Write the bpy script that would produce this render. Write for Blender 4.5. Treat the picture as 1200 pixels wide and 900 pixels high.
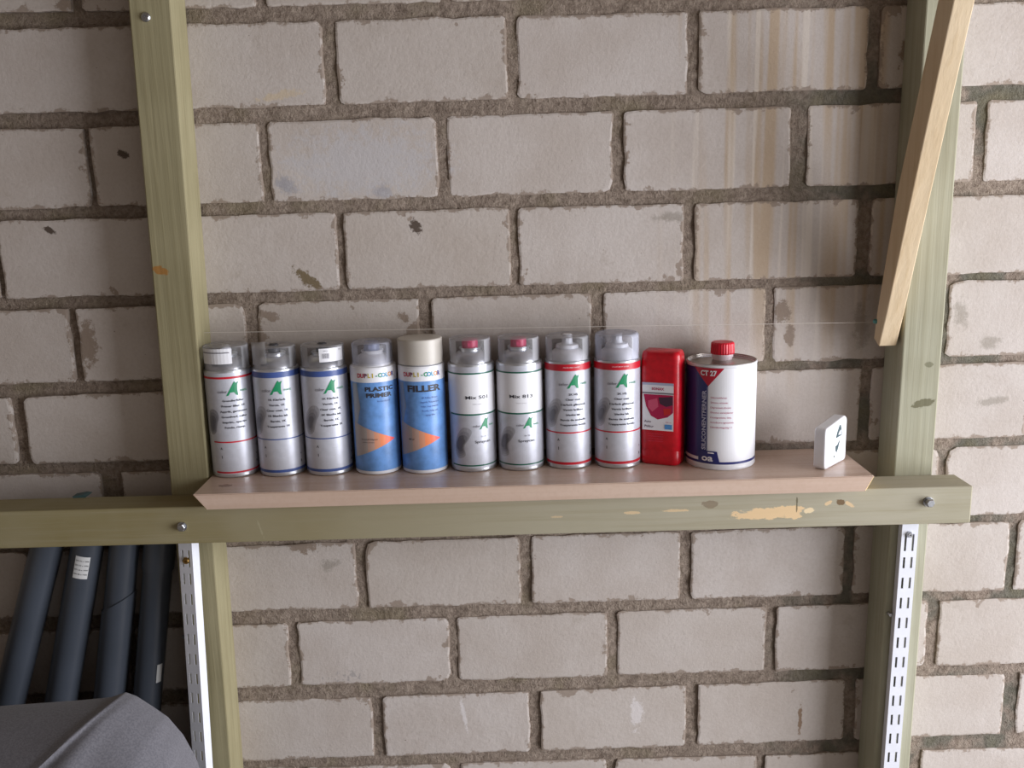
import bpy, bmesh, math, random
from mathutils import Vector, Matrix, noise
random.seed(7)
S = bpy.context.scene
for o in list(bpy.data.objects): bpy.data.objects.remove(o)
C = S.collection
PI = math.pi

# ---------------------------------------------------------------- camera
cd = bpy.data.cameras.new('camera'); cam = bpy.data.objects.new('camera', cd); C.objects.link(cam)
cd.sensor_width = 36; cd.lens = 33.0; cd.clip_start = .02
pitch, roll, yaw = 0.206349, -0.028523, 0.002948
fw = Vector((math.sin(yaw)*math.cos(pitch), math.cos(yaw)*math.cos(pitch), -math.sin(pitch)))
rt = Vector((math.cos(yaw), -math.sin(yaw), 0)); up = rt.cross(fw)
c_, s_ = math.cos(roll), math.sin(roll)
rt, up = rt*c_ + up*s_, up*c_ - rt*s_
cam.matrix_world = Matrix(((rt.x, up.x, -fw.x, 0), (rt.y, up.y, -fw.y, -1.353), (rt.z, up.z, -fw.z, 1.45), (0, 0, 0, 1)))
S.camera = cam
# ---------------------------------------------------------------- light
S.view_settings.view_transform = 'Standard'; S.view_settings.look = 'None'
S.view_settings.gamma = 1; S.view_settings.use_curve_mapping = False
S.view_settings.exposure = 0.1
w = bpy.data.worlds.new('world'); S.world = w; w.use_nodes = True
bg = w.node_tree.nodes['Background']; bg.inputs[0].default_value = (1.0, .97, .93, 1); bg.inputs[1].default_value = .62
ld = bpy.data.lights.new('daylight_opening', 'AREA'); ld.shape = 'RECTANGLE'; ld.size = 1.9; ld.size_y = 2.1
ld.energy = 120; ld.color = (.925, .945, 1.0)
lo = bpy.data.objects.new('daylight_opening', ld); C.objects.link(lo)
lo.location = (2.45, -1.15, 1.0); lo.rotation_euler = (PI/2, 0, math.radians(80))

# ---------------------------------------------------------------- helpers
def lin(c):
    c = c/255.
    return c/12.92 if c <= .04045 else ((c+.055)/1.055)**2.4
def rgb(r, g, b): return (lin(r), lin(g), lin(b), 1)
class NT:
    def __init__(s, m): s.t = m.node_tree; s.n = s.t.nodes; s.b = s.n['Principled BSDF']
    def new(s, typ, **kw):
        nd = s.n.new(typ)
        for k, v in kw.items():
            if k[0] == 'i' and k[1:].isdigit():
                nd.inputs[int(k[1:])].default_value = v
            else: setattr(nd, k, v)
        return nd
    def link(s, a, b): s.t.links.new(a, b)
    def math(s, op, a, b=None, clamp=False):
        nd = s.new('ShaderNodeMath', operation=op, use_clamp=clamp)
        for i, v in enumerate((a, b)):
            if v is None: continue
            if hasattr(v, 'is_linked'): s.link(v, nd.inputs[i])
            else: nd.inputs[i].default_value = v
        return nd.outputs[0]
    def mix(s, f, a, b, bt='MIX'):
        nd = s.new('ShaderNodeMix', data_type='RGBA', blend_type=bt)
        for i, v in ((0, f), (6, a), (7, b)):
            if hasattr(v, 'is_linked'): s.link(v, nd.inputs[i])
            else: nd.inputs[i].default_value = v
        return nd.outputs[2]
    def ramp(s, v, lo, hi, a=0., b=1.):
        nd = s.new('ShaderNodeMapRange', interpolation_type='SMOOTHSTEP')
        s.link(v, nd.inputs[0])
        for i, x in ((1, lo), (2, hi), (3, a), (4, b)): nd.inputs[i].default_value = x
        return nd.outputs[0]
    def noise(s, vec, scale, detail=3., rough=.55):
        nd = s.new('ShaderNodeTexNoise'); nd.inputs['Scale'].default_value = scale
        nd.inputs['Detail'].default_value = detail; nd.inputs['Roughness'].default_value = rough
        s.link(vec, nd.inputs['Vector']); return nd.outputs[0]
    def mapping(s, vec, scale=(1, 1, 1), loc=(0, 0, 0), rot=(0, 0, 0), typ='POINT'):
        nd = s.new('ShaderNodeMapping', vector_type=typ); s.link(vec, nd.inputs[0])
        nd.inputs[1].default_value = loc; nd.inputs[2].default_value = rot; nd.inputs[3].default_value = scale
        return nd.outputs[0]
    def bump(s, h, strength, dist):
        nd = s.new('ShaderNodeBump'); nd.inputs['Strength'].default_value = strength
        nd.inputs['Distance'].default_value = dist; s.link(h, nd.inputs['Height']); s.link(nd.outputs[0], s.b.inputs['Normal'])
    def pos(s): return s.new('ShaderNodeNewGeometry').outputs['Position']
def mat(name, col=(.8, .8, .8, 1), rough=.5, metal=0., spec=.5):
    m = bpy.data.materials.new(name); m.use_nodes = True
    b = m.node_tree.nodes['Principled BSDF']
    b.inputs['Base Color'].default_value = col; b.inputs['Roughness'].default_value = rough
    b.inputs['Metallic'].default_value = metal; b.inputs['Specular IOR Level'].default_value = spec
    return m
def speckled(name, col, rough=.5, metal=0., var=.12, scale=60., spec=.5, bump=0.):
    m = mat(name, col, rough, metal, spec); t = NT(m)
    n = t.noise(t.new('ShaderNodeTexCoord').outputs['Object'], scale, 4)
    f = t.ramp(n, .3, .7)
    t.link(t.mix(f, tuple(c*(1-var) for c in col[:3])+(1,), tuple(min(1, c*(1+var)) for c in col[:3])+(1,)), t.b.inputs['Base Color'])
    if bump: t.bump(n, bump, .002)
    return m

class MB:
    """collects geometry for ONE mesh object"""
    def __init__(s): s.v = []; s.f = []; s.m = []; s.mi = 0
    def mat(s, i): s.mi = i; return s
    def add(s, vs, fs):
        o = len(s.v); s.v += [tuple(p) for p in vs]; s.f += [tuple(i+o for i in f) for f in fs]; s.m += [s.mi]*len(fs)
    def box(s, a, b, M=None):
        (x0, y0, z0), (x1, y1, z1) = a, b
        vs = [Vector(p) for p in ((x0,y0,z0),(x1,y0,z0),(x1,y1,z0),(x0,y1,z0),(x0,y0,z1),(x1,y0,z1),(x1,y1,z1),(x0,y1,z1))]
        if M: vs = [M @ p for p in vs]
        s.add(vs, [(0,3,2,1),(4,5,6,7),(0,1,5,4),(1,2,6,5),(2,3,7,6),(3,0,4,7)])
    def lathe(s, prof, n=40, ctr=(0,0,0), M=None, caps=True):
        vs = []; fs = []
        for r, z in prof:
            for k in range(n):
                a = 2*PI*k/n; p = Vector((ctr[0]+r*math.cos(a), ctr[1]+r*math.sin(a), ctr[2]+z)); vs.append(M @ p if M else p)
        for i in range(len(prof)-1):
            for k in range(n):
                k2 = (k+1) % n; fs.append((i*n+k, i*n+k2, (i+1)*n+k2, (i+1)*n+k))
        if caps: fs.append(tuple(range(n-1, -1, -1))); fs.append(tuple((len(prof)-1)*n+k for k in range(n)))
        s.add(vs, fs)
    def prism(s, poly, axis, a, b):
        """poly: 2D loop, extruded along axis from a to b"""
        def pt(u, v, t): return (t, u, v) if axis == 'x' else ((u, t, v) if axis == 'y' else (u, v, t))
        n = len(poly); vs = [pt(u, v, a) for u, v in poly]+[pt(u, v, b) for u, v in poly]
        s.add(vs, [tuple(range(n)), tuple(range(2*n-1, n-1, -1))]+[(i, n+i, n+(i+1) % n, (i+1) % n) for i in range(n)])
    def loft(s, rings, closed=True, caps=True):
        n = len(rings[0]); fs = []
        for i in range(len(rings)-1):
            for k in range(n if closed else n-1):
                k2 = (k+1) % n; fs.append((i*n+k, i*n+k2, (i+1)*n+k2, (i+1)*n+k))
        if caps: fs += [tuple(range(n-1, -1, -1)), tuple((len(rings)-1)*n+k for k in range(n))]
        s.add([p for r in rings for p in r], fs)
    def build(s, name, mats, parent=None, smooth=False, bevel=0, seg=2, angle=40):
        me = bpy.data.meshes.new(name); me.from_pydata(s.v, [], s.f)
        for m in (mats if isinstance(mats, (list, tuple)) else [mats]): me.materials.append(m)
        for p, i in zip(me.polygons, s.m): p.material_index = i
        bm = bmesh.new(); bm.from_mesh(me); bmesh.ops.recalc_face_normals(bm, faces=bm.faces); bm.to_mesh(me); bm.free()
        if smooth:
            for p in me.polygons: p.use_smooth = True
            me.set_sharp_from_angle(angle=math.radians(angle))
        o = bpy.data.objects.new(name, me); C.objects.link(o)
        if parent: o.parent = parent
        if bevel:
            b = o.modifiers.new('bevel', 'BEVEL'); b.width = bevel; b.segments = seg; b.limit_method = 'ANGLE'; b.angle_limit = .6
        return o
def tag(o, label, cat, group=None):
    o['label'] = label; o['category'] = cat
    if group: o['group'] = group
    return o
def empty(name, loc, label, cat, group=None, rz=0.):
    o = bpy.data.objects.new(name, None); C.objects.link(o); o.location = loc; o.rotation_euler = (0, 0, rz)
    o.empty_display_size = .02
    return tag(o, label, cat, group)

_txt = {}
def text2d(s, h, align='CENTER', bold=0., squash=1.):
    """flat text outline -> (verts2d, faces), cap height h, centred on 0"""
    k = (s, align, bold)
    if k not in _txt:
        cu = bpy.data.curves.new('t', 'FONT'); cu.body = s; cu.align_x = align; cu.align_y = 'CENTER'; cu.size = 1.; cu.resolution_u = 2; cu.offset = bold
        ob = bpy.data.objects.new('t', cu); C.objects.link(ob)
        me = ob.evaluated_get(bpy.context.evaluated_depsgraph_get()).to_mesh()
        _txt[k] = ([(v.co.x, v.co.y) for v in me.vertices], [tuple(p.vertices) for p in me.polygons])
        bpy.data.objects.remove(ob); bpy.data.curves.remove(cu)
    v, f = _txt[k]; q = h/.7
    return [(x*q*squash, y*q) for x, y in v], f

class Wrap:
    """prints flat shapes on a cylinder of radius R (angle 0 faces -y, positive to +x)"""
    def __init__(s, mb, R): s.mb = mb; s.R = R; s.lift = .00022
    def pt(s, a, z, r): return (r*math.sin(a), -r*math.cos(a), z)
    def band(s, z0, z1, mi, a0=-PI, a1=PI, lift=2, n=96):
        n = max(3, int(n*(a1-a0)/(2*PI)))
        r = s.R+s.lift*lift; vs = []; fs = []
        for k in range(n+1):
            a = a0+(a1-a0)*k/n; vs += [s.pt(a, z0, r), s.pt(a, z1, r)]
        for k in range(n): fs.append((2*k, 2*k+2, 2*k+3, 2*k+1))
        s.mb.mat(mi).add(vs, fs)
    def poly(s, pts, mi, a=0., z=0., lift=2):
        """pts (u metres, v metres) around (angle a, height z); sliced in strips so it follows the curve"""
        r = s.R+s.lift*lift
        bm = bmesh.new(); vs = [bm.verts.new((u, v, 0)) for u, v in pts]; bm.faces.new(vs)
        xs = [p[0] for p in pts]; x = min(xs)+.004
        while x < max(xs):
            bmesh.ops.bisect_plane(bm, geom=bm.verts[:]+bm.edges[:]+bm.faces[:], plane_co=(x, 0, 0), plane_no=(1, 0, 0)); x += .004
        bmesh.ops.triangulate(bm, faces=bm.faces[:]); bm.verts.index_update()
        s.mb.mat(mi).add([s.pt(a+v.co.x/s.R, z+v.co.y, r) for v in bm.verts], [tuple(v.index for v in f.verts) for f in bm.faces]); bm.free()
    def text(s, st, h, mi, a, z, align='CENTER', bold=0., squash=1., lift=3, rot=False):
        v, f = text2d(st, h, align, bold, squash); r = s.R+s.lift*lift
        if rot: v = [(-y, x) for x, y in v]
        s.mb.mat(mi).add([s.pt(a+x/s.R, z+y, r) for x, y in v], f)

# ---------------------------------------------------------------- materials
MORT = rgb(146, 131, 119)
def wall_marks():
    return [('spot',-.127,1.4,.0089,.0114,30),('tuft',-.283,1.328,.0279,.0089,-40),('mort',-.149,1.27,.0114,.0076,-30),('mort',-.135,1.247,.0178,.0178,0),
    ('mort',-.344,1.279,.0152,.0076,-25),('mort',-.366,1.248,.0178,.033,0),('mort',-.61,1.243,.0165,.0356,0),('mort',.399,1.263,.014,.0203,10),('mort',.412,1.228,.0089,.0178,10),
    ('blue',-.306,1.463,.0203,.0127,-35),('blue',-.171,1.45,.0178,.0114,0),('lav',-.196,1.49,.1207,.0533,0),('white',.186,.626,.0127,.0305,0),('brown',.448,.608,.0038,.033,0),
    ('white',-.087,.632,.004,.0305,8),('grey',.66,1.251,.0114,.0254,10),('grey',.706,1.207,.0178,.0114,0),('mort',-.322,.924,.0216,.0127,0),('grey',-.281,.892,.0178,.0102,0),
    ('speck',-.271,.705,.0305,.0114,0),('spot',-.529,1.511,.0102,.0066,-30),('spot',-.645,1.409,.0114,.0045,-20),('mort',-.587,1.708,.0152,.0089,0),('tan',-.303,1.583,.033,.0066,10),
    ('mort',.568,1.635,.0381,.0127,60),('grey',.516,1.24,.0127,.0381,0),('grey',.719,1.12,.0279,.0064,5),('brown',.67,1.488,.0127,.0064,45),('grey',.241,1.402,.0381,.008,0)]
def brick_material():
    m = mat('sand_lime_brick', rough=.9, spec=.25); t = NT(m); P = t.pos()
    info = t.new('ShaderNodeObjectInfo').outputs['Random']
    big = t.noise(P, 9, 3); fine = t.noise(P, 220, 3, .7); med = t.noise(P, 48, 6, .72)
    col = t.mix(t.ramp(big, .3, .7), rgb(187, 177, 171), rgb(199, 191, 187))
    col = t.mix(t.math('MULTIPLY', info, .35), col, rgb(178, 167, 156))
    col = t.mix(t.ramp(fine, .35, .75, 0, .22), col, rgb(160, 147, 136))
    # dirt scuffs
    col = t.mix(t.ramp(t.noise(P, 16, 6, .7), .60, .74, 0, .35), col, rgb(150, 136, 122))
    # lime and rust runs from above on the right bay
    x = t.new('ShaderNodeSeparateXYZ'); t.link(P, x.inputs[0]); X, Z = x.outputs[0], x.outputs[2]
    area = t.math('MULTIPLY', t.ramp(X, .2, .3), t.ramp(Z, 1.08, 1.36))
    area = t.math('MULTIPLY', area, t.ramp(X, .62, .55))
    st1 = t.noise(t.mapping(P, (46, 1, 1.2)), 1., 2); st2 = t.noise(t.mapping(P, (34, 1, 1.0), (7, 0, 3)), 1., 2)
    col = t.mix(t.math('MULTIPLY', area, t.ramp(st2, .5, .62, 0, .62)), col, rgb(176, 150, 116))
    col = t.mix(t.math('MULTIPLY', area, t.ramp(st1, .55, .63, 0, .7)), col, rgb(208, 198, 188))
    # single marks of known place
    wob = t.math('MULTIPLY', t.math('SUBTRACT', t.noise(P, 60, 6, .78), .5), 3.4)
    cols = dict(spot=rgb(92, 80, 72), tuft=rgb(120, 106, 84), mort=MORT, blue=rgb(150, 149, 158), lav=rgb(190, 187, 190), white=rgb(214, 208, 208), brown=rgb(140, 118, 100),
                grey=rgb(140, 132, 122), speck=rgb(142, 138, 140), tan=rgb(200, 182, 156))
    pw = dict(lav=.75, white=.8, grey=.6, blue=.75, speck=.5, tan=.7)
    for k, cx, cz, rx, rz, ang in wall_marks():
        v = t.mapping(P, (1/rx, 0, 1/rz), (0, 0, 0)); nd = v.node
        nd.vector_type = 'TEXTURE'; nd.inputs[1].default_value = (cx, 0, cz); nd.inputs[2].default_value = (0, math.radians(-ang), 0); nd.inputs[3].default_value = (rx, 1e6, rz)
        ln = t.new('ShaderNodeVectorMath', operation='LENGTH'); t.link(v, ln.inputs[0])
        d = t.math('ADD', ln.outputs['Value'], wob)
        soft = (1.15, .4) if k in ('lav', 'grey', 'blue') else (1.0, .62)
        f = t.ramp(d, soft[1], soft[0], pw.get(k, 1.), 0.)
        if k == 'speck': f = t.math('MULTIPLY', f, t.ramp(t.noise(P, 110, 2), .5, .58))
        col = t.mix(f, col, cols[k])
    # mortar smeared over the ragged edges of each brick
    g = t.new('ShaderNodeTexCoord').outputs['Generated']; s = t.new('ShaderNodeSeparateXYZ'); t.link(g, s.inputs[0])
    ex = t.math('MULTIPLY', t.math('MINIMUM', s.outputs[0], t.math('SUBTRACT', 1., s.outputs[0])), .236)
    ez = t.math('MULTIPLY', t.math('MINIMUM', s.outputs[2], t.math('SUBTRACT', 1., s.outputs[2])), .109)
    e = t.math('ADD', t.math('MINIMUM', ex, ez), t.math('MULTIPLY', t.math('SUBTRACT', med, .53), .040))
    e = t.math('SUBTRACT', e, t.ramp(t.noise(P, 19, 4, .6), .56, .70, 0, .011))
    col = t.mix(t.ramp(e, -.0004, .0028, .85, 0), col, MORT)
    # small dark specks
    col = t.mix(t.ramp(t.noise(P, 90, 3, .6), .735, .77, 0, .7), col, rgb(98, 84, 74))
    t.link(col, t.b.inputs['Base Color'])
    t.bump(t.math('ADD', t.math('MULTIPLY', fine, .5), med), .55, .0016)
    return m
def mortar_material():
    m = mat('rough_mortar', rough=.95, spec=.2); t = NT(m); P = t.pos()
    n = t.noise(P, 130, 5, .75); b = t.noise(P, 12, 3)
    col = t.mix(t.ramp(n, .3, .7), rgb(126, 111, 100), rgb(168, 153, 140))
    x = t.new('ShaderNodeSeparateXYZ'); t.link(P, x.inputs[0])
    moss = t.math('MULTIPLY', t.ramp(x.outputs[0], .34, .5), t.ramp(b, .42, .58, 0, .75))
    col = t.mix(moss, col, rgb(92, 96, 88))
    col = t.mix(t.ramp(b, .5, .7, 0, .5), col, rgb(126, 116, 90))
    t.link(col, t.b.inputs['Base Color']); t.bump(n, 1., .006)
    return m
def wood_material(name, c1, c2, c3, axis, spots=(), grain=1., rough=.8, left_tone=None):
    m = mat(name, rough=rough, spec=.25); t = NT(m); P = t.pos()
    sc = {'x': (1.6, 60, 60), 'z': (60, 60, 1.6), 'd': (60, 40, 4)}[axis]
    g = t.noise(t.mapping(P, sc), 2.2*grain, 5, .6); b = t.noise(P, 7, 3); f = t.noise(t.mapping(P, tuple(k*3 for k in sc)), 2., 2)
    col = t.mix(t.ramp(b, .3, .7), c1, c2)
    if left_tone:      # greener and darker towards the left end, in patches
        sx = t.new('ShaderNodeSeparateXYZ'); t.link(P, sx.inputs[0])
        col = t.mix(t.math('MULTIPLY', t.ramp(sx.outputs[0], .25, -.55), t.ramp(b, .2, .75, .55, 1.)), col, left_tone)
    col = t.mix(t.ramp(g, .45, .72, 0, .5), col, c3)
    col = t.mix(t.ramp(f, .55, .75, 0, .25), col, c3)
    wn = t.noise(t.mapping(P, (1, 1, 1.8)), 70, 5, .75); wob = t.math('MULTIPLY', t.math('SUBTRACT', wn, .5), 2.2)
    for cx, cz, rx, rz, ang, cc, pwr in spots:
        nd = t.new('ShaderNodeMapping', vector_type='TEXTURE'); t.link(P, nd.inputs[0])
        nd.inputs[1].default_value = (cx, 0, cz); nd.inputs[2].default_value = (0, math.radians(-ang), 0); nd.inputs[3].default_value = (rx, 1e6, rz)
        ln = t.new('ShaderNodeVectorMath', operation='LENGTH'); t.link(nd.outputs[0], ln.inputs[0])
        col = t.mix(t.ramp(t.math('ADD', ln.outputs['Value'], wob), .86, 1.0, pwr, 0.), col, cc)
    t.link(col, t.b.inputs['Base Color']); t.bump(g, .5, .0015)
    return m
M_brick = brick_material(); M_mort = mortar_material()
BARE = rgb(222, 193, 152); KNOT = rgb(112, 88, 60)
M_postL = wood_material('treated_pine_left', rgb(142, 134, 104), rgb(152, 144, 114), rgb(118, 108, 78), 'z',
    [(-.4718, 1.352, .011, .006, -20, rgb(150, 104, 50), .9)])
M_postR = wood_material('treated_pine_right', rgb(170, 168, 148), rgb(160, 157, 136), rgb(144, 140, 116), 'z',
    [(.585, 1.135, .016, .006, 10, rgb(96, 92, 66), .8), (.57, 1.47, .012, .03, -15, rgb(118, 108, 72), .7), (.59, 1.19, .006, .004, 0, rgb(110, 108, 84), .7)])
M_beam = wood_material('treated_pine_beam', rgb(166, 160, 140), rgb(172, 166, 148), rgb(150, 142, 116), 'x',
    [(.352, .9972, .046, .0085, 3, BARE, 1.), (.386, .999, .018, .011, 0, BARE, 1.), (.410, .9995, .008, .004, 10, rgb(226, 206, 170), 1.), (.4538, 1.0105, .006, .0045, 0, KNOT, .9),
     (.273, 1.0135, .010, .006, 0, rgb(128, 112, 92), .7), (.437, 1.010, .006, .003, 30, BARE, .8), (.467, 1.007, .007, .003, -30, BARE, .8), (.3933, 1.008, .0012, .012, 0, rgb(96, 88, 66), .8),
     (.165, 1.0045, .012, .0022, 0, BARE, .7), (.225, 1.0055, .018, .002, 0, BARE, .7), (.06, 1.0015, .01, .0015, 0, BARE, .5), (-.35, .995, .0015, .014, 15, rgb(168, 160, 134), .6)], left_tone=rgb(132, 120, 80))
M_brace = wood_material('planed_batten', rgb(212, 192, 162), rgb(204, 182, 150), rgb(190, 164, 128), 'd', [], .7)
M_screw = speckled('zinc_screw', rgb(190, 192, 198), .3, 1., .15, 300)
M_brass = speckled('brass_screw', rgb(170, 136, 80), .35, 1., .2, 300)

# ---------------------------------------------------------------- the wall
def wall():
    mb = MB(); st = .009; x0, x1, z0, z1 = -1.62, 1.62, 0., 2.16
    nx = int((x1-x0)/st); nz = int((z1-z0)/st)
    vs = []
    for j in range(nz+1):
        for i in range(nx+1):
            x = x0+(x1-x0)*i/nx; z = z0+(z1-z0)*j/nz
            deep = .0026 + (.0055 if x < -.46 else 0.)
            y = max(.0013, deep - .0002 + .003*noise.noise((x*70, z*70, 1.)) + .0022*noise.noise((x*22, z*22, 5.)))
            vs.append((x, y, z))
    fs = [(j*(nx+1)+i, j*(nx+1)+i+1, (j+1)*(nx+1)+i+1, (j+1)*(nx+1)+i) for j in range(nz) for i in range(nx)]
    mb.add(vs, fs)
    o = len(mb.v); back = [(x0, .1, z0), (x1, .1, z0), (x1, .1, z1), (x0, .1, z1)]
    mb.add(back, [(3, 2, 1, 0)])
    w_ = mb.build('wall_back', M_mort, smooth=True, angle=180); w_['kind'] = 'structure'
    return w_
W = wall()
# rows: height of top and bottom edge at x=0 with their slopes, and the joints (left edge, right edge) seen in the wall
ROWS = {0: ((-.0038,1.8131),(-.0038,1.6986),[(-.3278,-.314)]),
1: ((-.001,1.6783),(.0011,1.5695),[(-.2422,-.2235),(.0097,.0238),(.2583,.2736),(.506,.5224)]),
2: ((.0012,1.5488),(.0004,1.4398),[(-.5821,-.5738),(-.3383,-.3263),(-.0909,-.0766),(.1543,.1699),(.4034,.4274),(.6635,.6779)]),
3: ((-.0026,1.4213),(-.0029,1.312),[(-.7291,-.7194),(-.2391,-.2282),(.0071,.0193),(.2549,.2708),(.5041,.5225)]),
4: ((.0014,1.2972),(-.0003,1.1889),[(-.6357,-.6221),(-.3799,-.3614),(-.1282,-.1096),(.1217,.1404),(.3755,.3879),(.6306,.6431)]),
5: ((.0058,1.1729),(-.0019,1.0651),[(-.7367,-.7153),(.5185,.535)]),
6: ((.0007,1.0497),(.0005,.9414),[(-.6167,-.5849),(.6428,.6545)]),
7: ((.0026,.9281),(-.0018,.8194),[(-.243,-.2273),(.0089,.0259),(.2544,.2715),(.5055,.5213),(.7582,.7714)]),
8: ((.0055,.7996),(.0017,.6923),[(-.3562,-.3402),(-.1053,-.0919),(.1419,.1579),(.3891,.4052),(.642,.6594)]),
9: ((.0081,.6697),(.0061,.5653),[(-.233,-.2153),(.0172,.0349),(.2661,.2852),(.5178,.5356),(.7725,.7944)]),
10: ((-.0028,.546),(-.0028,.4375),[(.139,.1541),(.3813,.3937),(.6281,.6461)])}
for k, z in ((11, .3135), (12, .19), (13, .066)): ROWS[k] = ((0, z+.108), (0, z), [(.012 if k % 2 else .139, .027 if k % 2 else .154)])
ROWS[13] = ((0, .1735), (0, .062), [(.012, .027)])
for k, z in ((-1, 1.828), (-2, 1.953)): ROWS[k] = ((0, z+.109), (0, z), [(.012 if k % 2 else -.078, .027 if k % 2 else -.063)])
def joints(js):
    js = sorted(js); out = []
    for a, b in zip(js, js[1:]):
        out.append(a); n = round((b[0]-a[0])/.25)
        for q in range(1, n):
            cx = a[0]+(b[0]-a[0])*q/n; out.append((cx, cx+.0145))
    out.append(js[-1])
    while out[0][0] > -1.5: out.insert(0, (out[0][0]-.25, out[0][0]-.25+.0145))
    while out[-1][0] < 1.5: out.append((out[-1][0]+.25, out[-1][0]+.25+.0145))
    return out
ROUND = {(3, 2): {1: .016, 2: .004}, (8, 3): {2: .012}, (9, 2): {3: .02}}
def brick(x0, x1, zb, zt, sb, stp, seed, rr):
    rn = random.Random(seed); L = x1-x0
    B = lambda x: zb+sb*x; T = lambda x: zt+stp*x
    r = [rn.uniform(.003, .008) for _ in range(4)]
    if rn.random() < .35: r[rn.randrange(4)] = rn.uniform(.010, .016)
    pts = []
    nL = max(2, int(L/.022)); nH = 5
    def corner(cx, cz, a0, rad):
        for q in (0, 1, 2):
            a = math.radians(a0+45*q); pts.append((cx+rad*math.cos(a), cz+rad*math.sin(a)))
    corner(x0+r[0], B(x0)+r[0], 180, r[0])
    for q in range(1, nL): x = x0+L*q/nL; pts.append((x, B(x)))
    corner(x1-r[1], B(x1)+r[1], 270, r[1])
    for q in range(1, nH): pts.append((x1, B(x1)+(T(x1)-B(x1))*q/nH))
    corner(x1-r[2], T(x1)-r[2], 0, r[2])
    for q in range(1, nL): x = x1-L*q/nL; pts.append((x, T(x)))
    corner(x0+r[3], T(x0)-r[3], 90, r[3])
    for q in range(1, nH): pts.append((x0, T(x0)-(T(x0)-B(x0))*q/nH))
    pts = [(x+rn.gauss(0, .0008), z+rn.gauss(0, .0008)) for x, z in pts]
    cx, cz = (x0+x1)/2, (B(cx_ := (x0+x1)/2)+T(cx_))/2
    proud = rn.uniform(-.0018, .0004); tx = rn.gauss(0, .004); tz = rn.gauss(0, .007)
    n = len(pts); yy = lambda x, z: proud+tx*(x-cx)+tz*(z-cz)
    def inset(p, d):
        vx, vz = p[0]-cx, p[1]-cz
        return (p[0]-math.copysign(min(d, abs(vx)*.3), vx), p[1]-math.copysign(min(d, abs(vz)*.3), vz))
    ring0 = [inset(p, .0028) for p in pts]
    vs = [(x-cx, yy(x, z)+0, z-cz) for x, z in ring0]+[(x-cx, yy(x, z)+.0008, z-cz) for x, z in pts]+[(x-cx, .03, z-cz) for x, z in pts]+[(0, proud, 0)]
    fs = []
    for i in range(n):
        j = (i+1) % n
        fs += [(i, j, n+j, n+i), (n+i, n+j, 2*n+j, 2*n+i), (3*n, j, i)]
    mb = MB(); mb.add(vs, fs)
    o = mb.build('brick', M_brick, W)
    o.location = (cx, 0, cz)
sd = 0
for k in sorted(ROWS):
    (ts, tz), (bs, bz), js = ROWS[k]
    js = joints(js)
    for a, b in zip(js, js[1:]):
        sd += 1
        if b[0] < -1.3 or a[1] > 1.3: continue
        brick(a[1], b[0], bz, tz, bs, ts, sd*13+k, None)
mb = MB(); mb.box((-2.2, -3.2, -.08), (2.4, .1, 0.)); fl = mb.build('floor', speckled('concrete', rgb(138, 132, 126), .9, 0, .15, 9)); fl['kind'] = 'structure'
mb = MB(); mb.box((-1.46, -3.2, 0.), (-1.34, 0., 2.22)); wl = mb.build('shade_wall_left', speckled('shade_wall_plaster', rgb(128, 118, 108), .95, 0, .12, 6)); wl['kind'] = 'structure'  # unseen wall, added to keep sky light off the left bay
mb = MB(); mb.box((-1.46, -3.32, 0.), (.7, -3.2, 2.22)); wf = mb.build('shade_wall_front', speckled('shade_wall_blockwork', rgb(120, 110, 100), .95, 0, .12, 6)); wf['kind'] = 'structure'  # unseen wall behind the camera, added to cut the fill from there
mb = MB(); mb.box((-1.46, -3.2, 2.22), (2.4, .1, 2.30)); ce = mb.build('shade_ceiling', speckled('shade_ceiling_boards', rgb(112, 98, 82), .95, 0, .15, 5)); ce['kind'] = 'structure'  # unseen ceiling, added to block sky light from above

# ---------------------------------------------------------------- timber frame
def lean_post(name, x_top, x_bot, z_top, wd, d, m):
    """a square post whose foot and head stand a little out of plumb; x of its left edge at z_top and z=0"""
    mb = MB(); rings = []
    for q in range(9):
        z = z_top*q/8; x = x_bot+(x_top-x_bot)*z/z_top; jx = .0006*noise.noise((z*9, wd, 2.))
        rings.append([(x+jx, -d, z), (x+wd+jx, -d, z), (x+wd, .0, z), (x, .0, z)])
    mb.loft(rings); return mb.build(name, m, None, bevel=.002)
def screw_head(name, parent, x, y, z, r, m, h=.004, hexa=False):
    mb = MB(); R = Matrix.Translation((x, y, z)) @ Matrix.Rotation(PI/2, 4, 'X')
    if hexa:
        mb.lathe([(r*1.15, 0), (r*1.15, .0015), (r, .0016)], 20, M=R)
        mb.lathe([(r, .0015), (r, h), (r*.8, h+.0012)], 6, M=R)
    else:
        mb.lathe([(r, 0), (r*.96, h*.5), (r*.7, h), (r*.25, h), (r*.2, h*.4)], 16, M=R)
    o = mb.build(name, m, parent, smooth=True, angle=35); return o
pL = lean_post('timber_post', -.4725, -.5085, 1.98, .0545, .062, M_postL)
tag(pL, 'greenish treated timber post on the left, one bolt near its head', 'post')
screw_head('screw', pL, -.4564, -.062, 1.679, .0062, M_screw, .003)
screw_head('screw', pL, -.4935, -.062, .8114, .0028, M_screw, .003)
pR = lean_post('timber_post', .5595, .5385, 1.98, .0555, .062, M_postR)
tag(pR, 'pale grey-green treated timber post on the right, behind the slanted batten', 'post')
screw_head('screw', pR, .5535, -.062, .8157, .003, M_screw, .008)
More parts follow.
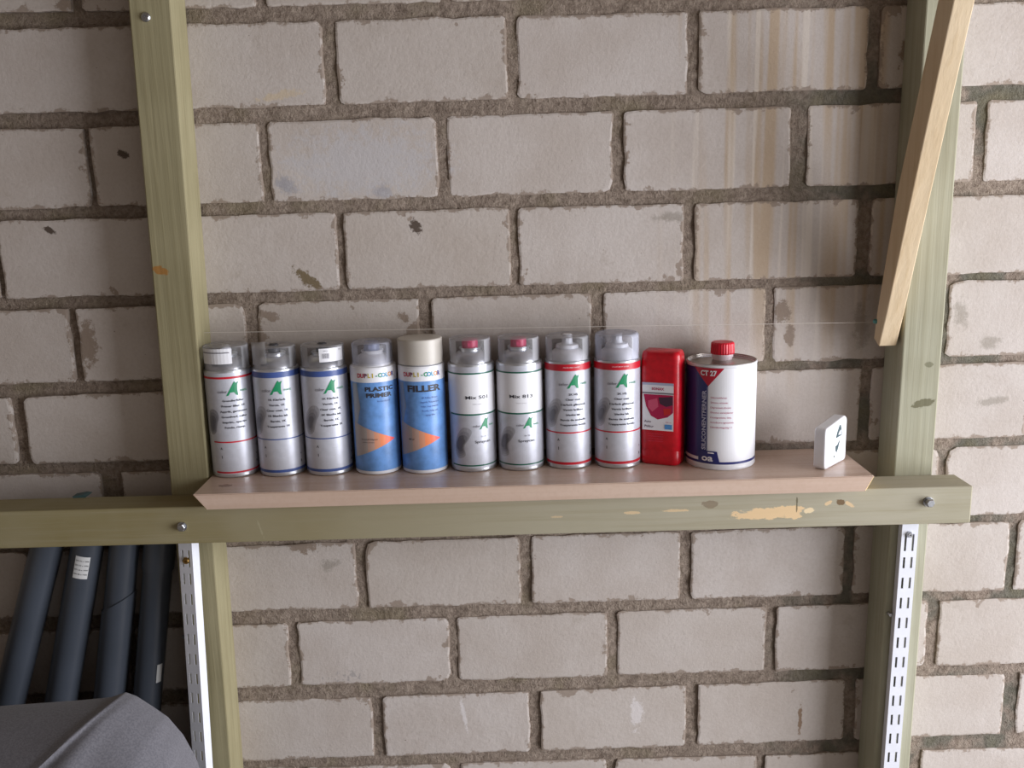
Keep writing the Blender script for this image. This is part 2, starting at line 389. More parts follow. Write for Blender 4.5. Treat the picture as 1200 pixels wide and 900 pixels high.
# beam
tilt = -.0032
mb = MB(); BX0, BX1 = -1.25, .6335
mb.box((BX0, -.118, .9765), (BX1, -.0625, 1.0305))
beam = mb.build('timber_beam', M_beam, None, bevel=.002)
beam.matrix_world = Matrix.Shear('XY', 4, (0, 0)) @ Matrix.Rotation(-tilt, 4, 'Y')
tag(beam, 'horizontal treated timber beam bolted across both posts, patch of bare wood', 'beam')
b1 = screw_head('bolt', beam, -.4611, -.118, 1.0022, .0058, M_screw, .006, True)
b2 = screw_head('bolt', beam, .5724, -.118, 1.0096, .0062, M_screw, .008, True)
# slanted batten fixed to the side of the right post
mb = MB(); lean = [(-.0525, 1.2165), (-.0735, 1.267), (-.1335, 1.430), (-.2150, 1.6455), (-.262, 1.77)]
back = [(-.212, 1.786), (-.1745, 1.6535), (-.0865, 1.43), (-.040, 1.262), (-.0335, 1.225)]
mb.prism(lean+back, 'x', .5215, .5465)
brace = mb.build('timber_batten', M_brace, None, bevel=.0015)
tag(brace, 'pale planed batten slanting forward up the left side of the right post', 'batten')
screw_head('screw', brace, .5215, -.0365, 1.2503, .0035, mat('teal_plug', rgb(90, 150, 150), .6), .004)
brace.children[0].matrix_world = Matrix.Translation((.5215, -.040, 1.2503)) @ Matrix.Rotation(-PI/2, 4, 'Z') @ Matrix.Translation((-.5215, .0365, -1.2503))

# ---------------------------------------------------------------- shelf board
def shelf_mats():
    m = mat('wood_print_laminate', rough=.27, spec=.5); t = NT(m); P = t.pos()
    g = t.noise(t.mapping(P, (2, 60, 60)), 1.4, 3); b = t.noise(P, 160, 2)
    col = t.mix(t.ramp(g, .35, .7), rgb(208, 184, 168), rgb(200, 174, 157))
    col = t.mix(t.ramp(b, .4, .7, 0, .2), col, rgb(190, 162, 142))
    nd = t.new('ShaderNodeMapping', vector_type='TEXTURE'); t.link(P, nd.inputs[0])
    nd.inputs[1].default_value = (-.398, -.105, 0); nd.inputs[3].default_value = (.012, .006, 1e6)
    ln = t.new('ShaderNodeVectorMath', operation='LENGTH'); t.link(nd.outputs[0], ln.inputs[0])
    wob = t.math('MULTIPLY', t.math('SUBTRACT', t.noise(P, 180, 3), .5), 2.2)
    col = t.mix(t.ramp(t.math('ADD', ln.outputs['Value'], wob), .8, 1., .7, 0), col, rgb(126, 104, 92))
    t.link(col, t.b.inputs['Base Color']); return m
M_lam = shelf_mats(); M_core = speckled('board_core', rgb(214, 186, 132), .9, 0, .12, 200)
mb = MB(); SZ0, SZ1 = 1.0340, 1.0560; e = .0006
xl, xr, ml, mr = -.4335, .4885, .0172, .0115
y0, y1 = -.1415, -.002
v = [(xl+ml, y0, SZ0), (xr-mr, y0, SZ0), (xr-mr, y1, SZ0), (xl+ml, y1, SZ0), (xl, y0, SZ1), (xr, y0, SZ1), (xr, y1, SZ1), (xl, y1, SZ1)]
mb.add(v, [(0, 3, 2, 1), (4, 5, 6, 7), (0, 1, 5, 4), (2, 3, 7, 6)]); mb.mat(1).add(v, [(1, 2, 6, 5), (3, 0, 4, 7)])
shelf = mb.build('shelf_board', [M_lam, M_core])
bm = bmesh.new(); bm.from_mesh(shelf.data); bmesh.ops.remove_doubles(bm, verts=bm.verts[:], dist=1e-5); bmesh.ops.recalc_face_normals(bm, faces=bm.faces[:])
bmesh.ops.bevel(bm, geom=[x for x in bm.edges if abs(x.verts[0].co.x-x.verts[1].co.x) < .3], offset=.0013, segments=1, affect='EDGES', material=1)
bmesh.ops.bevel(bm, geom=[x for x in bm.edges if x.calc_length() > .8 and x.is_manifold and x.calc_face_angle() > .6], offset=.0012, segments=2, affect='EDGES', material=0)
bm.to_mesh(shelf.data); bm.free()
shelf.rotation_euler = (0, .0018, 0)
tag(shelf, 'pinkish wood-effect laminate shelf board with mitred ends, on the timber beam', 'shelf')
def shelf_z(x): return SZ1 - .0018*x + .0003
# string between the posts
mb = MB(); pa, pb = Vector((-.4365, -.030, 1.2605)), Vector((.5214, -.030, 1.2475)); rings = []
for q in range(25):
    p = pa.lerp(pb, q/24); rings.append([(p.x, p.y+.0004*math.cos(a), p.z+.0004*math.sin(a)) for a in (0, 1.257, 2.513, 3.77, 5.027)])
mb.loft(rings); tag(mb.build('string', mat('nylon_string', rgb(206, 198, 190), .5), smooth=True), 'thin pale string stretched across the wall above the cans', 'string')

# ---------------------------------------------------------------- spray cans
M_alu = speckled('bare_aluminium', rgb(204, 206, 212), .3, .8, .05, 90)
M_tinw = speckled('white_lacquered_metal', rgb(226, 226, 232), .3, 0, .03, 90)
M_silver = speckled('silver_print', rgb(200, 202, 213), .40, .25, .04, 120)
M_red = mat('red_print', rgb(196, 22, 44), .4); M_blue = mat('blue_print', rgb(66, 88, 150), .4); M_green = mat('green_print', rgb(24, 138, 92), .4)
M_dgreen = mat('dark_green_print', rgb(28, 96, 78), .4); M_black = mat('black_print', rgb(52, 52, 62), .5); M_grey = mat('grey_print', rgb(118, 116, 126), .45, .2)
M_smoke = mat('smoke_print', rgb(104, 104, 116), .45, .2); M_white = mat('white_print', rgb(232, 232, 238), .35)
M_sky = speckled('sky_blue_print', rgb(104, 150, 212), .35, 0, .20, 45); M_or = [mat('orange_print_%d' % i, rgb(*c), .4) for i, c in enumerate([(170, 160, 158), (190, 158, 146), (214, 150, 120), (236, 138, 92), (248, 118, 84), (250, 92, 92)])]
M_hgrey = mat('haze_grey_print', rgb(150, 156, 168), .4, .2)
HAZE = [mat('picture_tone_%d' % i, rgb(c, c, c+9), .42, .25) for i, c in enumerate((172, 154, 134, 112))]
RAIN = [mat('letter_%d' % i, rgb(*c), .4) for i, c in enumerate([(196, 72, 96), (118, 66, 96), (196, 176, 60), (64, 150, 110), (60, 150, 190), (220, 150, 90), (84, 84, 150)])]
def clear_plastic(name, fac, col, rough):
    m = bpy.data.materials.new(name); m.use_nodes = True; n = m.node_tree.nodes; l = m.node_tree.links
    p = n['Principled BSDF']; p.inputs['Base Color'].default_value = col; p.inputs['Roughness'].default_value = rough
    tr = n.new('ShaderNodeBsdfTransparent'); tr.inputs[0].default_value = (.97, .97, .98, 1); mx = n.new('ShaderNodeMixShader')
    fr = n.new('ShaderNodeFresnel'); fr.inputs[0].default_value = 1.4
    ad = n.new('ShaderNodeMath'); ad.operation = 'MULTIPLY_ADD'; l.new(fr.outputs[0], ad.inputs[0]); ad.inputs[1].default_value = .55; ad.inputs[2].default_value = fac; ad.use_clamp = True
    l.new(ad.outputs[0], mx.inputs[0]); l.new(tr.outputs[0], mx.inputs[1]); l.new(p.outputs[0], mx.inputs[2]); l.new(mx.outputs[0], n['Material Output'].inputs[0])
    return m
M_clear = clear_plastic('clear_cap', .045, rgb(214, 214, 218), .12); M_frost = clear_plastic('frosted_cap', .12, rgb(206, 208, 220), .16); M_film = clear_plastic('film', .32, rgb(222, 222, 226), .3)
M_nzd = mat('dark_nozzle', rgb(58, 58, 66), .4); M_nzr = mat('pink_red_nozzle', rgb(206, 44, 96), .4); M_nzw = mat('white_nozzle', rgb(226, 228, 236), .35); M_nzb = mat('blue_grey_nozzle', rgb(150, 160, 196), .4)
M_capg = speckled('grey_cap', rgb(196, 190, 182), .4, 0, .03, 40)
R = .0325; H = .155
def logo(wr, a, z, s, mi, mg):
    """green figure of the colour brand between two grey/green half words"""
    g = [(-.0100, -.0095), (-.0065, -.0088), (-.0042, -.0048), (.0010, -.0046), (.0034, -.0086), (.0066, -.0095), (.0056, -.0020), (.0060, .0055), (.0080, .0100), (.0040, .0082), (.0024, .0108), (.0002, .0080), (-.0048, -.0010)]
    wr.poly([(x*s, y*s) for x, y in g], mi, a, z, 3)
    wr.text('color', .0042*s, mg, a-.0150*s/wr.R, z-.0034*s, bold=.01, squash=1.05)
    wr.text('matic', .0038*s, mi, a+.0148*s/wr.R, z-.0028*s, bold=.01)
def can_core(t, body_mat, skirt):
    mb = MB()
    mb.lathe([(R-.004, .0), (R-.0015, .0), (R, .0012), (R+.0003, .003), (R-.0002, .0048), (R, .006), (R, H-.005), (R+.0002, H-.0035), (R-.0004, H-.001), (R-.0025, H), (R-.0035, H-.0005)], 96)
    body = mb.build('body', body_mat, t, smooth=True)
    mb = MB()
    mb.lathe([(R-.0035, H-.001), (R-.0042, H+.003), (R-.0075, H+.008), (R-.0135, H+.013), (R-.0175, H+.015), (R-.0178, H+.0175), (R-.0165, H+.0185), (R-.0170, H+.020), (R-.019, H+.0195), (R-.021, H+.0165), (.004, H+.0165)], 40)
    mb.build('shoulder', skirt, t, smooth=True)
    return body
def nozzle(t, m, kind):
    mb = MB(); z = H+.0165
    if kind == 'wide':
        mb.lathe([(.0105, z), (.0112, z+.002), (.0112, z+.013), (.0102, z+.0155), (.006, z+.016)], 24); mb.box((-.003, -.0135, z+.006), (.003, -.009, z+.011))
    elif kind == 'cone':
        mb.lathe([(.0165, z-.001), (.0160, z+.002), (.0085, z+.0045), (.0075, z+.008), (.0072, z+.0165), (.006, z+.018)], 24); mb.box((-.0022, -.0092, z+.010), (.0022, -.006, z+.014))
    else:
        mb.lathe([(.0085, z), (.0085, z+.008), (.0075, z+.009), (.0068, z+.014), (.0052, z+.0152)], 24); mb.box((-.0022, -.0098, z+.0078), (.0022, -.006, z+.0125))
    mb.build('nozzle', m, t, smooth=True)
def cap(t, m, r, z0, h, rnd=.003):
    mb = MB(); th = .0009
    out = [(r, z0), (r-.0003, z0+h-rnd)]+[(r-.0003-rnd*(1-math.cos(a)), z0+h-rnd+rnd*math.sin(a)) for a in (.4, .8, 1.2, PI/2)]
    inn = [(x-th, z-(th if i > 1 else 0)) for i, (x, z) in enumerate(out)]
    mb.lathe(out+[(.001, z0+h), (.001, z0+h-th)]+inn[::-1], 40, caps=False)
    k = len(out)+2+len(inn)
    return mb.build('cap', m, t, smooth=True, angle=50)
def cap_sticker(t, r, z0, z1, a0, a1, bars, m=None, tilt_=0.):
    mb = MB(); wr = Wrap(mb, r); n = 10; vs = []
    for k in range(n+1):
        a = a0+(a1-a0)*k/n; dz = tilt_*(k/n-.5); vs += [wr.pt(a, z0+dz, r+.0003), wr.pt(a, z1+dz, r+.0003)]
    mb.mat(0).add(vs, [(2*k, 2*k+2, 2*k+3, 2*k+1) for k in range(n)])
    am = (a0+a1)/2
    if bars == 'lines':
        wr.band(z1-.0062, z1-.0050, 1, a0+.1, a1-.1, 5)
    if bars == 'code':
        for q in range(9): wr.band(z0+.005, z0+.012, 1, a0+.16+q*.035, a0+.16+q*.035+(.012 if q % 3 else .02), 5, n=200)
        wr.text('400 ml', .0016, 1, a0+.3, z1-.0035, lift=5); wr.text('RAL', .0018, 1, a1-.22, z1-.003, lift=5)
    mb.build('sticker', [m or M_white, M_grey], t)
def blob(wr, pts, tones, a, z, lift):
    """printed picture: one soft shape in a few nested tones"""
    for _ in range(2):
        q = []
        for (x0, y0), (x1, y1) in zip(pts, pts[1:]+pts[:1]): q += [(x0*.75+x1*.25, y0*.75+y1*.25), (x0*.25+x1*.75, y0*.25+y1*.75)]
        pts = q
    cx = sum(p[0] for p in pts)/len(pts); cz = sum(p[1] for p in pts)/len(pts)
    for i, mi in enumerate(tones):
        k = 1.25-.24*i; wr.poly([(cx+(x-cx)*k-.0006*i, cz+(y-cz)*k-.0012*i) for x, y in pts], mi, a, z, lift+i)
def label_sleeve(kind, t, ca, extra):
    mb = MB(); wr = Wrap(mb, R)
    if kind in ('red_thin', 'blue', 'red'):
        bm_ = M_blue if kind == 'blue' else M_red
        mats = [M_silver, bm_, M_green, M_black, M_grey, M_smoke, M_white]+HAZE
        wr.band(.0055, H-.0035, 0, lift=1)
        if kind == 'red_thin':
            wr.band(.1432, .1462, 1); wr.band(.0515, .0535, 1, ca-1.0, ca+1.6); wr.band(.0068, .0092, 1, ca-1.0, ca+1.6); lz = .112
        elif kind == 'blue':
            wr.band(.1432, .1512, 1); wr.band(.0540, .0556, 1); wr.band(.0062, .0102, 1); lz = .112
        else:
            wr.band(.1420, .1515, 1); wr.band(.0525, .0545, 1, ca-1.45, ca+1.6); wr.band(.0068, .0105, 1, ca-1.45, ca+1.6); lz = .1085
        if kind == 'red': wr.text('COLOR SPRAY SYSTEM', .0016, 6, ca, .1468, lift=3)
        logo(wr, ca+.10, .1285 if kind != 'red' else .1265, 1.0, 2, 4)
        sp = .0077 if len(extra) <= 6 else .0073
        for i, ln in enumerate(extra): wr.text(ln, .0028, 3, ca+.06, lz-sp*i, bold=.02, squash=1.28)
        # the grey photograph on the label, left of the text
        if kind == 'red_thin':
            blob(wr, [(-.006, -.016), (.004, -.014), (.006, -.003), (.010, .006), (.007, .014), (-.002, .015), (-.006, .006)], [8, 9, 10, 5], ca-.95, .082, 3)
        else:
            blob(wr, [(-.010, -.020), (.001, -.017), (.004, -.004), (.011, .008), (.006, .017), (-.004, .013), (-.012, .0)], [7, 8, 9, 10], ca-.80, .083, 3)
        wr.text('A', .0034, 3, ca-.62, .043, bold=.02); wr.text('1', .0040, 3, ca-.62, .0305, bold=.03)
        for q in range(2): wr.text('- - - - - - -', .0012, 4, ca+.12, .041-.011*q)
        wr.text('e', .003, 3, ca+1.02, .030, bold=.02); wr.text('8', .0036, 3, ca+1.02, .0185, bold=.03)
    elif kind == 'sky':
        mats = [M_sky, M_white, M_black, M_hgrey]+M_or+RAIN+[M_blue]
        wr.band(.0055, H-.0035, 0, lift=1); wr.band(.1335, H-.003, 1, lift=1.4)
        word = 'DUPLI-COLOR'; cols = [0, 0, 1, 2, 2, 3, 3, 4, 4, 5, 6]; n = len(word)
        for i, ch in enumerate(word): wr.text(ch, .0058, 10+cols[i], ca-.02+(i-(n-1)/2)*.155, .1430, bold=.04, squash=.95)
        # haze wedge, then the arrow head shaded in steps from grey to red
        tip = ca+.68
        wr.poly([(-.010, .0), (-.004, -.005), (.004, .02), (.0, .055), (-.010, .055)], 3, ca-.95, .077, 2)
        def edge(q): return .0255*(1-q)**1.0*(1+.25*q*(1-q)) + .0004
        a_l = tip-1.95
        stops = [0, .36, .52, .64, .76, .88, 1.0]
        for i in range(6):
            q0, q1 = stops[i], stops[i+1]; u0 = q0*1.95*R; u1 = q1*1.95*R
            nq = 4; topp = [(u0+(u1-u0)*k/nq, edge(q0+(q1-q0)*k/nq)) for k in range(nq+1)]
            wr.poly([(u, -h) for u, h in topp]+[(u, h) for u, h in topp[::-1]], 4+i, a_l, .0505, 3)
        if extra[0] == 'FILLER':
            wr.text('FILLER', .0086, 2, ca+.04, .1228, bold=.04, squash=1.42)
            for i, ln in enumerate(['1K Füller, Primer', 'Apprêt, Vulplamuur', 'Filler, Imprimación', 'Fondo, Füllgrund', 'spray filler']): wr.text(ln, .0024, 10+7, ca+.28, .110-.0062*i)
            wr.text('400 ml', .0022, 2, ca-.62, .0505, lift=5, bold=.02)
        else:
            wr.text('PLASTIC', .0058, 2, ca+.10, .1238, bold=.04, squash=1.38); wr.text('PRIMER', .0058, 2, ca+.06, .1148, bold=.04, squash=1.38); wr.text('Kunststoffgrund', .0020, 17, ca+.25, .1065)
            wr.text('Kunststoff-Haftgrund', .0019, 2, ca-.48, .0520, lift=5); wr.text('adhesion promoter', .0016, 2, ca-.52, .0478, lift=5)
    else:   # green mix can
        mats = [M_silver, M_dgreen, M_green, M_black, M_grey, M_smoke, M_white]+HAZE
        wr.band(.0055, H-.0035, 0, lift=1); wr.band(.0845, .141, 6, lift=1.5); wr.band(.141, .1432, 1, lift=2); wr.band(.0825, .0848, 1, ca-1.35, ca+1.7, lift=2); wr.band(.0085, .0105, 1, ca-1.3, ca+1.7, lift=2)
        wr.text(extra[0], .0046, 3, ca+.05, .108, bold=.015, squash=1.6); wr.text('10.04.2012  acryl 400 ml', .0010, 4, ca+.05, .0985)
        logo(wr, ca+.34, .0695, .8, 2, 4)
        wr.text('for 2K', .0022, 4, ca+.28, .0515); wr.text('Spraycan', .0036, 3, ca+.24, .0440, bold=.01, squash=1.3)
        blob(wr, [(-.010, -.020), (.003, -.016), (-.001, -.004), (.006, .004), (.011, .015), (.0, .019), (-.008, .010), (-.013, -.004)], [7, 8, 9, 10], ca-.62, .043, 3)
        blob(wr, [(-.006, -.007), (.001, -.008), (.003, .0), (.004, .010), (-.002, .009), (-.006, .0)], [10, 5], ca-.74, .042, 8)
    mb.build('label', mats, t)
T_CLEAR = ['1K Klarlack', 'Vernis, 1K', 'Clear coat, 1K', '1K Blanke lak', 'Barniz, 1K', 'Trasparente 1K']
T_FILL = ['Grundierfüller', 'Primer filler, 1K', 'Apprêt, garnissant', 'Grondverf, vuller', 'Imprim., aparejo', 'Fondo, riemp.']
T_RED = ['2K HS', 'Clear coat', 'Klarlack glänzend', 'Vernis brillant', 'blanke lak', 'Barniz de acabado', 'Trasparente lucido']
deg = math.radians
CANS = [
 # x, y, kind, label angle, text, nozzle(mat, kind), cap(mat, radius, start, height, round), label
 (-.4000, -.0385, 'red_thin', 20, T_FILL, (M_nzw, 'slim'), (M_clear, .0312, H-.001, .0335, .002), 'silver spray can with thin red lines and white cap tag, next to left post'),
 (-.3315, -.0395, 'blue', 7, T_CLEAR, (M_nzd, 'slim'), (M_clear, .0302, H-.001, .0310, .002), 'blue-banded silver spray can with a clear film sticking up from its cap'),
 (-.2630, -.0415, 'blue', 19, T_CLEAR, (M_nzd, 'slim'), (M_clear, .0306, H-.001, .0315, .002), 'silver spray can with blue bands and a white barcode sticker on its clear cap'),
 (-.1925, -.0430, 'sky', 16, ['PLASTIC'], (M_nzb, 'wide'), (M_frost, .0290, H+.001, .0320, .004), 'blue plastic primer spray can with an orange arrow and a clear cap'),
 (-.1245, -.0445, 'sky', 8, ['FILLER'], None, (M_capg, .0318, H+.001, .0350, .002), 'blue filler spray can with an orange arrow and an opaque grey cap'),
 (-.0540, -.0430, 'mix', 13, ['Mix 501'], (M_nzr, 'wide'), (M_clear, .0296, H-.001, .0350, .002), 'silver and white spray can reading Mix 501, right next to the grey-capped can'),
 (.0145, -.0435, 'mix', 0, ['Mix 813'], (M_nzr, 'wide'), (M_clear, .0296, H-.001, .0350, .002), 'silver and white spray can reading Mix 813, left of the red-banded cans'),
 (.0835, -.0420, 'red', 6, T_RED, (M_nzw, 'cone'), (M_clear, .0312, H-.001, .0350, .004), 'silver spray can with broad red band, right beside the can reading Mix 813'),
 (.1535, -.0450, 'red', 2, T_RED, (M_nzw, 'cone'), (M_frost, .0314, H-.001, .0370, .005), 'silver spray can with a broad red band and hazy cap, beside the red bottle'),
]
for i, (x, y, kind, ca, extra, nz, cp, lab) in enumerate(CANS):
    t = empty('spray_can', (x, y, shelf_z(x)), lab, 'spray can', 'spray cans in a row on the shelf')
    body = can_core(t, M_alu if kind != 'sky' else M_tinw, M_alu if kind not in ('red', 'sky') else M_tinw)
    label_sleeve(kind, body, deg(ca), extra)
    if nz: nozzle(t, *nz)
    cp_ = cap(t, *cp)
    if i == 0: cap_sticker(cp_, cp[1], H+.009, H+.0305, deg(-58), deg(30), 'lines')
    if i == 1: cap_sticker(cp_, cp[1], H+.006, H+.0375, deg(-72), deg(-8), None, M_film, .004)
    if i == 2: cap_sticker(cp_, cp[1], H+.0085, H+.0275, deg(2), deg(72), 'code')

# ---------------------------------------------------------------- red flat bottle
M_rp = speckled('red_plastic', rgb(196, 14, 34), .32, 0, .12, 120)
bt = empty('red_bottle', (.2185, -.0475, shelf_z(.2185)), 'flat red plastic bottle with a picture label, between the spray cans and the white tin', 'bottle', rz=deg(-24))
def rrect(wx, wy, r, z, n=5):
    pts = []
    for cx, cy, a0 in ((wx-r, -wy+r, -90), (wx-r, wy-r, 0), (-wx+r, wy-r, 90), (-wx+r, -wy+r, 180)):
        for k in range(n+1):
            a = math.radians(a0+90*k/n); pts.append((cx+r*math.cos(a), cy+r*math.sin(a), z))
    return pts
mb = MB(); prof = [(0, .9), (.0015, .965), (.005, 1), (.02, 1), (.0205, .985), (.022, .985), (.0225, 1), (.128, 1), (.150, .99), (.158, .965), (.163, .90), (.165, .80)]
rings = []
for z, s in prof:
    ring = rrect(.0290*s, .0195*s if z < .15 else .0195*s*.96, .0105*s, z)
    if z > .155: ring = [(px, py, pz-.007*math.exp(-(px/.014)**2)*(1 if z > .16 else .5)) for px, py, pz in ring]
    rings.append(ring)
mb.loft(rings); mb.build('body', M_rp, bt, smooth=True, angle=55)
mb = MB(); mb.lathe([(.0115, .150), (.0115, .1605), (.0105, .1622)], 24); mb.build('cap', speckled('dull_cap', rgb(176, 150, 136), .4), bt, smooth=True)
mb = MB(); yl = -.0197
def flat(pts, mi, dy): mb.mat(mi).add([(x_, yl-dy, z_) for x_, z_ in pts], [tuple(range(len(pts)))])
def ftext(s, h, mi, x_, z_, **kw):
    v_, f_ = text2d(s, h, **kw); mb.mat(mi).add([(x_+a, yl-.0009, z_+b) for a, b in v_], f_)
flat([(-.0245, .051), (.0205, .051), (.0205, .120), (-.0245, .120)], 0, .0001)
flat([(-.0245, .104), (.0205, .104), (.0205, .106), (-.0245, .106)], 4, .0003); flat([(-.0245, .1165), (.0205, .1165), (.0205, .120), (-.0245, .120)], 6, .0003)
flat([(-.0225, .103), (.0200, .103), (.0200, .078), (.012, .071), (-.002, .067), (-.012, .072), (-.019, .086)], 1, .0003)
flat([(-.001, .099), (.019, .101), (.0195, .089), (.010, .086), (.001, .090)], 2, .0005); flat([(-.016, .094), (-.003, .098), (-.001, .086), (-.010, .078), (-.016, .084)], 5, .0005)
flat([(.006, .083), (.017, .084), (.016, .076), (.007, .073)], 7, .0005)
flat([(.008, .0535), (.0185, .0535), (.0185, .0605), (.008, .0605)], 3, .0005)
ftext('SONAX', .0036, 1, -.002, .1112, bold=.03); ftext('Auto', .0034, 2, -.0165, .0635, bold=.01); ftext('Politur', .0034, 2, -.0145, .0565, bold=.01); ftext('500 ml', .002, 1, .0135, .0635)
for q in range(4): ftext('polish and protect for all paint', .0014, 5, -.005, .046-.0035*q, squash=.9)
mb.build('label', [M_white, mat('magenta_print', rgb(176, 28, 78), .4), mat('plum_print', rgb(70, 40, 62), .4), mat('azure_print', rgb(86, 150, 214), .4), M_grey, mat('rose_print', rgb(206, 84, 116), .4), mat('pale_blue_print', rgb(176, 180, 206), .4), mat('crimson_print', rgb(196, 40, 40), .4)], bt)

# ---------------------------------------------------------------- white tin
tn = empty('solvent_tin', (.3005, -.0515, shelf_z(.3)), 'white and blue round solvent tin with a red screw cap on its metal top', 'tin')
TR, TH = .0485, .149
mb = MB(); mb.lathe([(TR-.003, 0), (TR-.0005, .0), (TR+.0006, .0018), (TR+.0004, .0035), (TR, .0048), (TR, TH-.004), (TR+.0007, TH-.0028), (TR+.0006, TH-.0008), (TR-.0006, TH), (TR-.0018, TH-.001), (TR-.0022, TH-.004)], 96)
mb.build('body', M_tinw, tn, smooth=True)
mb = MB(); mb.lathe([(TR-.0022, TH-.0045), (TR-.004, TH-.004), (TR-.010, TH-.0032), (.02, TH-.0025), (.003, TH-.0025)], 64); mb.lathe([(TR-.0008, TH-.0012), (TR+.0001, TH+.0006), (TR-.0012, TH+.0008), (TR-.0022, TH-.003)], 64, caps=False)
mb.build('lid', speckled('tinplate', rgb(170, 164, 156), .3, .9, .08, 60), tn, smooth=True)
cx_, cy_ = .0045, .014
mb = MB(); mb.lathe([(.0135, TH-.004), (.0135, TH+.001), (.0150, TH+.0015), (.0150, TH+.0055), (.0140, TH+.006)], 32, (cx_, cy_, 0)); mb.build('neck', mat('milky_plastic', rgb(224, 206, 212), .4), tn, smooth=True)
mb = MB(); rings = []
for z_, r_ in ((TH+.0058, .0160), (TH+.0075, .0164), (TH+.0205, .0158), (TH+.0225, .0146), (TH+.0228, .012)):
    rings.append([(cx_+(r_+(.0005 if k % 2 and z_ < TH+.022 else 0))*math.cos(2*PI*k/56), cy_+(r_+(.0005 if k % 2 and z_ < TH+.022 else 0))*math.sin(2*PI*k/56), z_) for k in range(56)])
mb.loft(rings); mb.build('screw_cap', mat('red_cap', rgb(208, 16, 44), .4), tn)
mb = MB(); wr = Wrap(mb, TR)
a0 = deg(-12.6)           # direction towards the front of the row
ae = a0+deg(-21)
wr.band(.0055, TH-.0045, 0, lift=1)
wr.band(.0165, .122, 1, ae-deg(95), ae, lift=1.5)
wr.poly([(-.0225, .0), (.0, .0), (-.0225, .0255)], 1, ae, .1198, 2); wr.band(.1198, TH-.0048, 1, ae-deg(95), ae-.0225/TR, lift=1.5)
wr.poly([(.0, .0), (.0215, .0255), (-.0225, .0255)], 2, ae+.0005, .1192, 3)
wr.text('CT 27', .0068, 0, ae+.0005, .1372, bold=.04, squash=.9, lift=6)
wr.text('SILICONENTFERNER', .0058, 3, ae-.0052/TR, .0705, rot=True, bold=.03, squash=1.12, lift=5)
wr.poly([(-.0012, 0), (-.0004, 0), (-.0004, .092), (-.0012, .092)], 3, ae-.0003, .026, 3)
wr.band(.0085, .0120, 1, a0-deg(90), a0+deg(88), lift=2)
wr.poly([(-.0135, -.0085), (.0175, -.0085), (.0135, .0085), (-.0135, .0085)], 1, ae, .0185, 5)
wr.text('oa', .0092, 0, ae-.0002, .0168, bold=.03, squash=1.25, lift=7); wr.poly([(.001, 0), (.0100, 0), (.0090, .0017), (.001, .0017)], 0, ae, .0238, 7)
for i, ln in enumerate(['Silikonentferner', 'Silicone remover', 'Dégraissant silicone', 'Siliconen verwijderaar', 'Desengrasante, limp.', 'Antisilicone sgrassante', 'Silikonborttagning 1 l']):
    wr.text(ln, .0025, 4, ae+.0035/TR, .1035-.0070*i, align='LEFT', squash=.98, lift=3)
mb.build('label', [M_white, mat('navy_print', rgb(40, 46, 112), .35), mat('signal_red_print', rgb(186, 24, 52), .35), mat('pale_letter', rgb(188, 190, 214), .4), mat('rose_text', rgb(176, 62, 104), .5)], tn)

# ---------------------------------------------------------------- white remote-like box
rm = empty('remote_control', (.4485, -.0825, shelf_z(.45)), 'small white plastic remote standing upright at the right end of the shelf', 'remote', rz=deg(47))
M_wp = speckled('white_plastic', rgb(236, 236, 242), .35, 0, .02, 60)
mb = MB(); hw, hd, hh = .0345, .0085, .066
prof = [(-hw, .004), (-hw+.004, 0), (hw-.004, 0), (hw, .004)]
for a in range(0, 91, 15): prof.append((hw-.009+.009*math.cos(math.radians(a)), hh-.009+.009*math.sin(math.radians(a))))
for a in range(90, 181, 15): prof.append((-hw+.006+.006*math.cos(math.radians(a)), hh-.013+.006*math.sin(math.radians(a))))
mb.prism(prof, 'y', -hd, hd); mb.build('body', M_wp, rm, smooth=True, bevel=.0022, seg=3, angle=60)
mb = MB()
def fl2(pts, mi, dy): mb.mat(mi).add([(x_, -hd-dy, z_) for x_, z_ in pts], [tuple(range(len(pts)))])
ux, uz = .008, .046
fl2([(ux-.010, uz-.0070), (ux+.010, uz-.0060), (ux+.008, uz+.004), (ux+.0045, uz+.0105), (ux+.0005, uz+.0095), (ux-.006, uz+.001)], 0, .0002)
fl2([(ux-.003, uz-.003), (ux+.006, uz-.0045), (ux+.005, uz+.003), (ux+.001, uz+.001)], 1, .0005)
fl2([(ux-.010, .0275), (ux-.004, .0285), (ux+.001, .033), (ux+.004, .0335), (ux-.001, .0225), (ux-.006, .0175), (ux-.009, .0205)], 0, .0002)
fl2([(-.006, .0115), (-.0025, .0125), (-.0035, .0155), (-.006, .0145)], 0, .0002)
mb.build('button', [mat('dark_teal_button', rgb(66, 84, 90), .4), M_wp], rm)

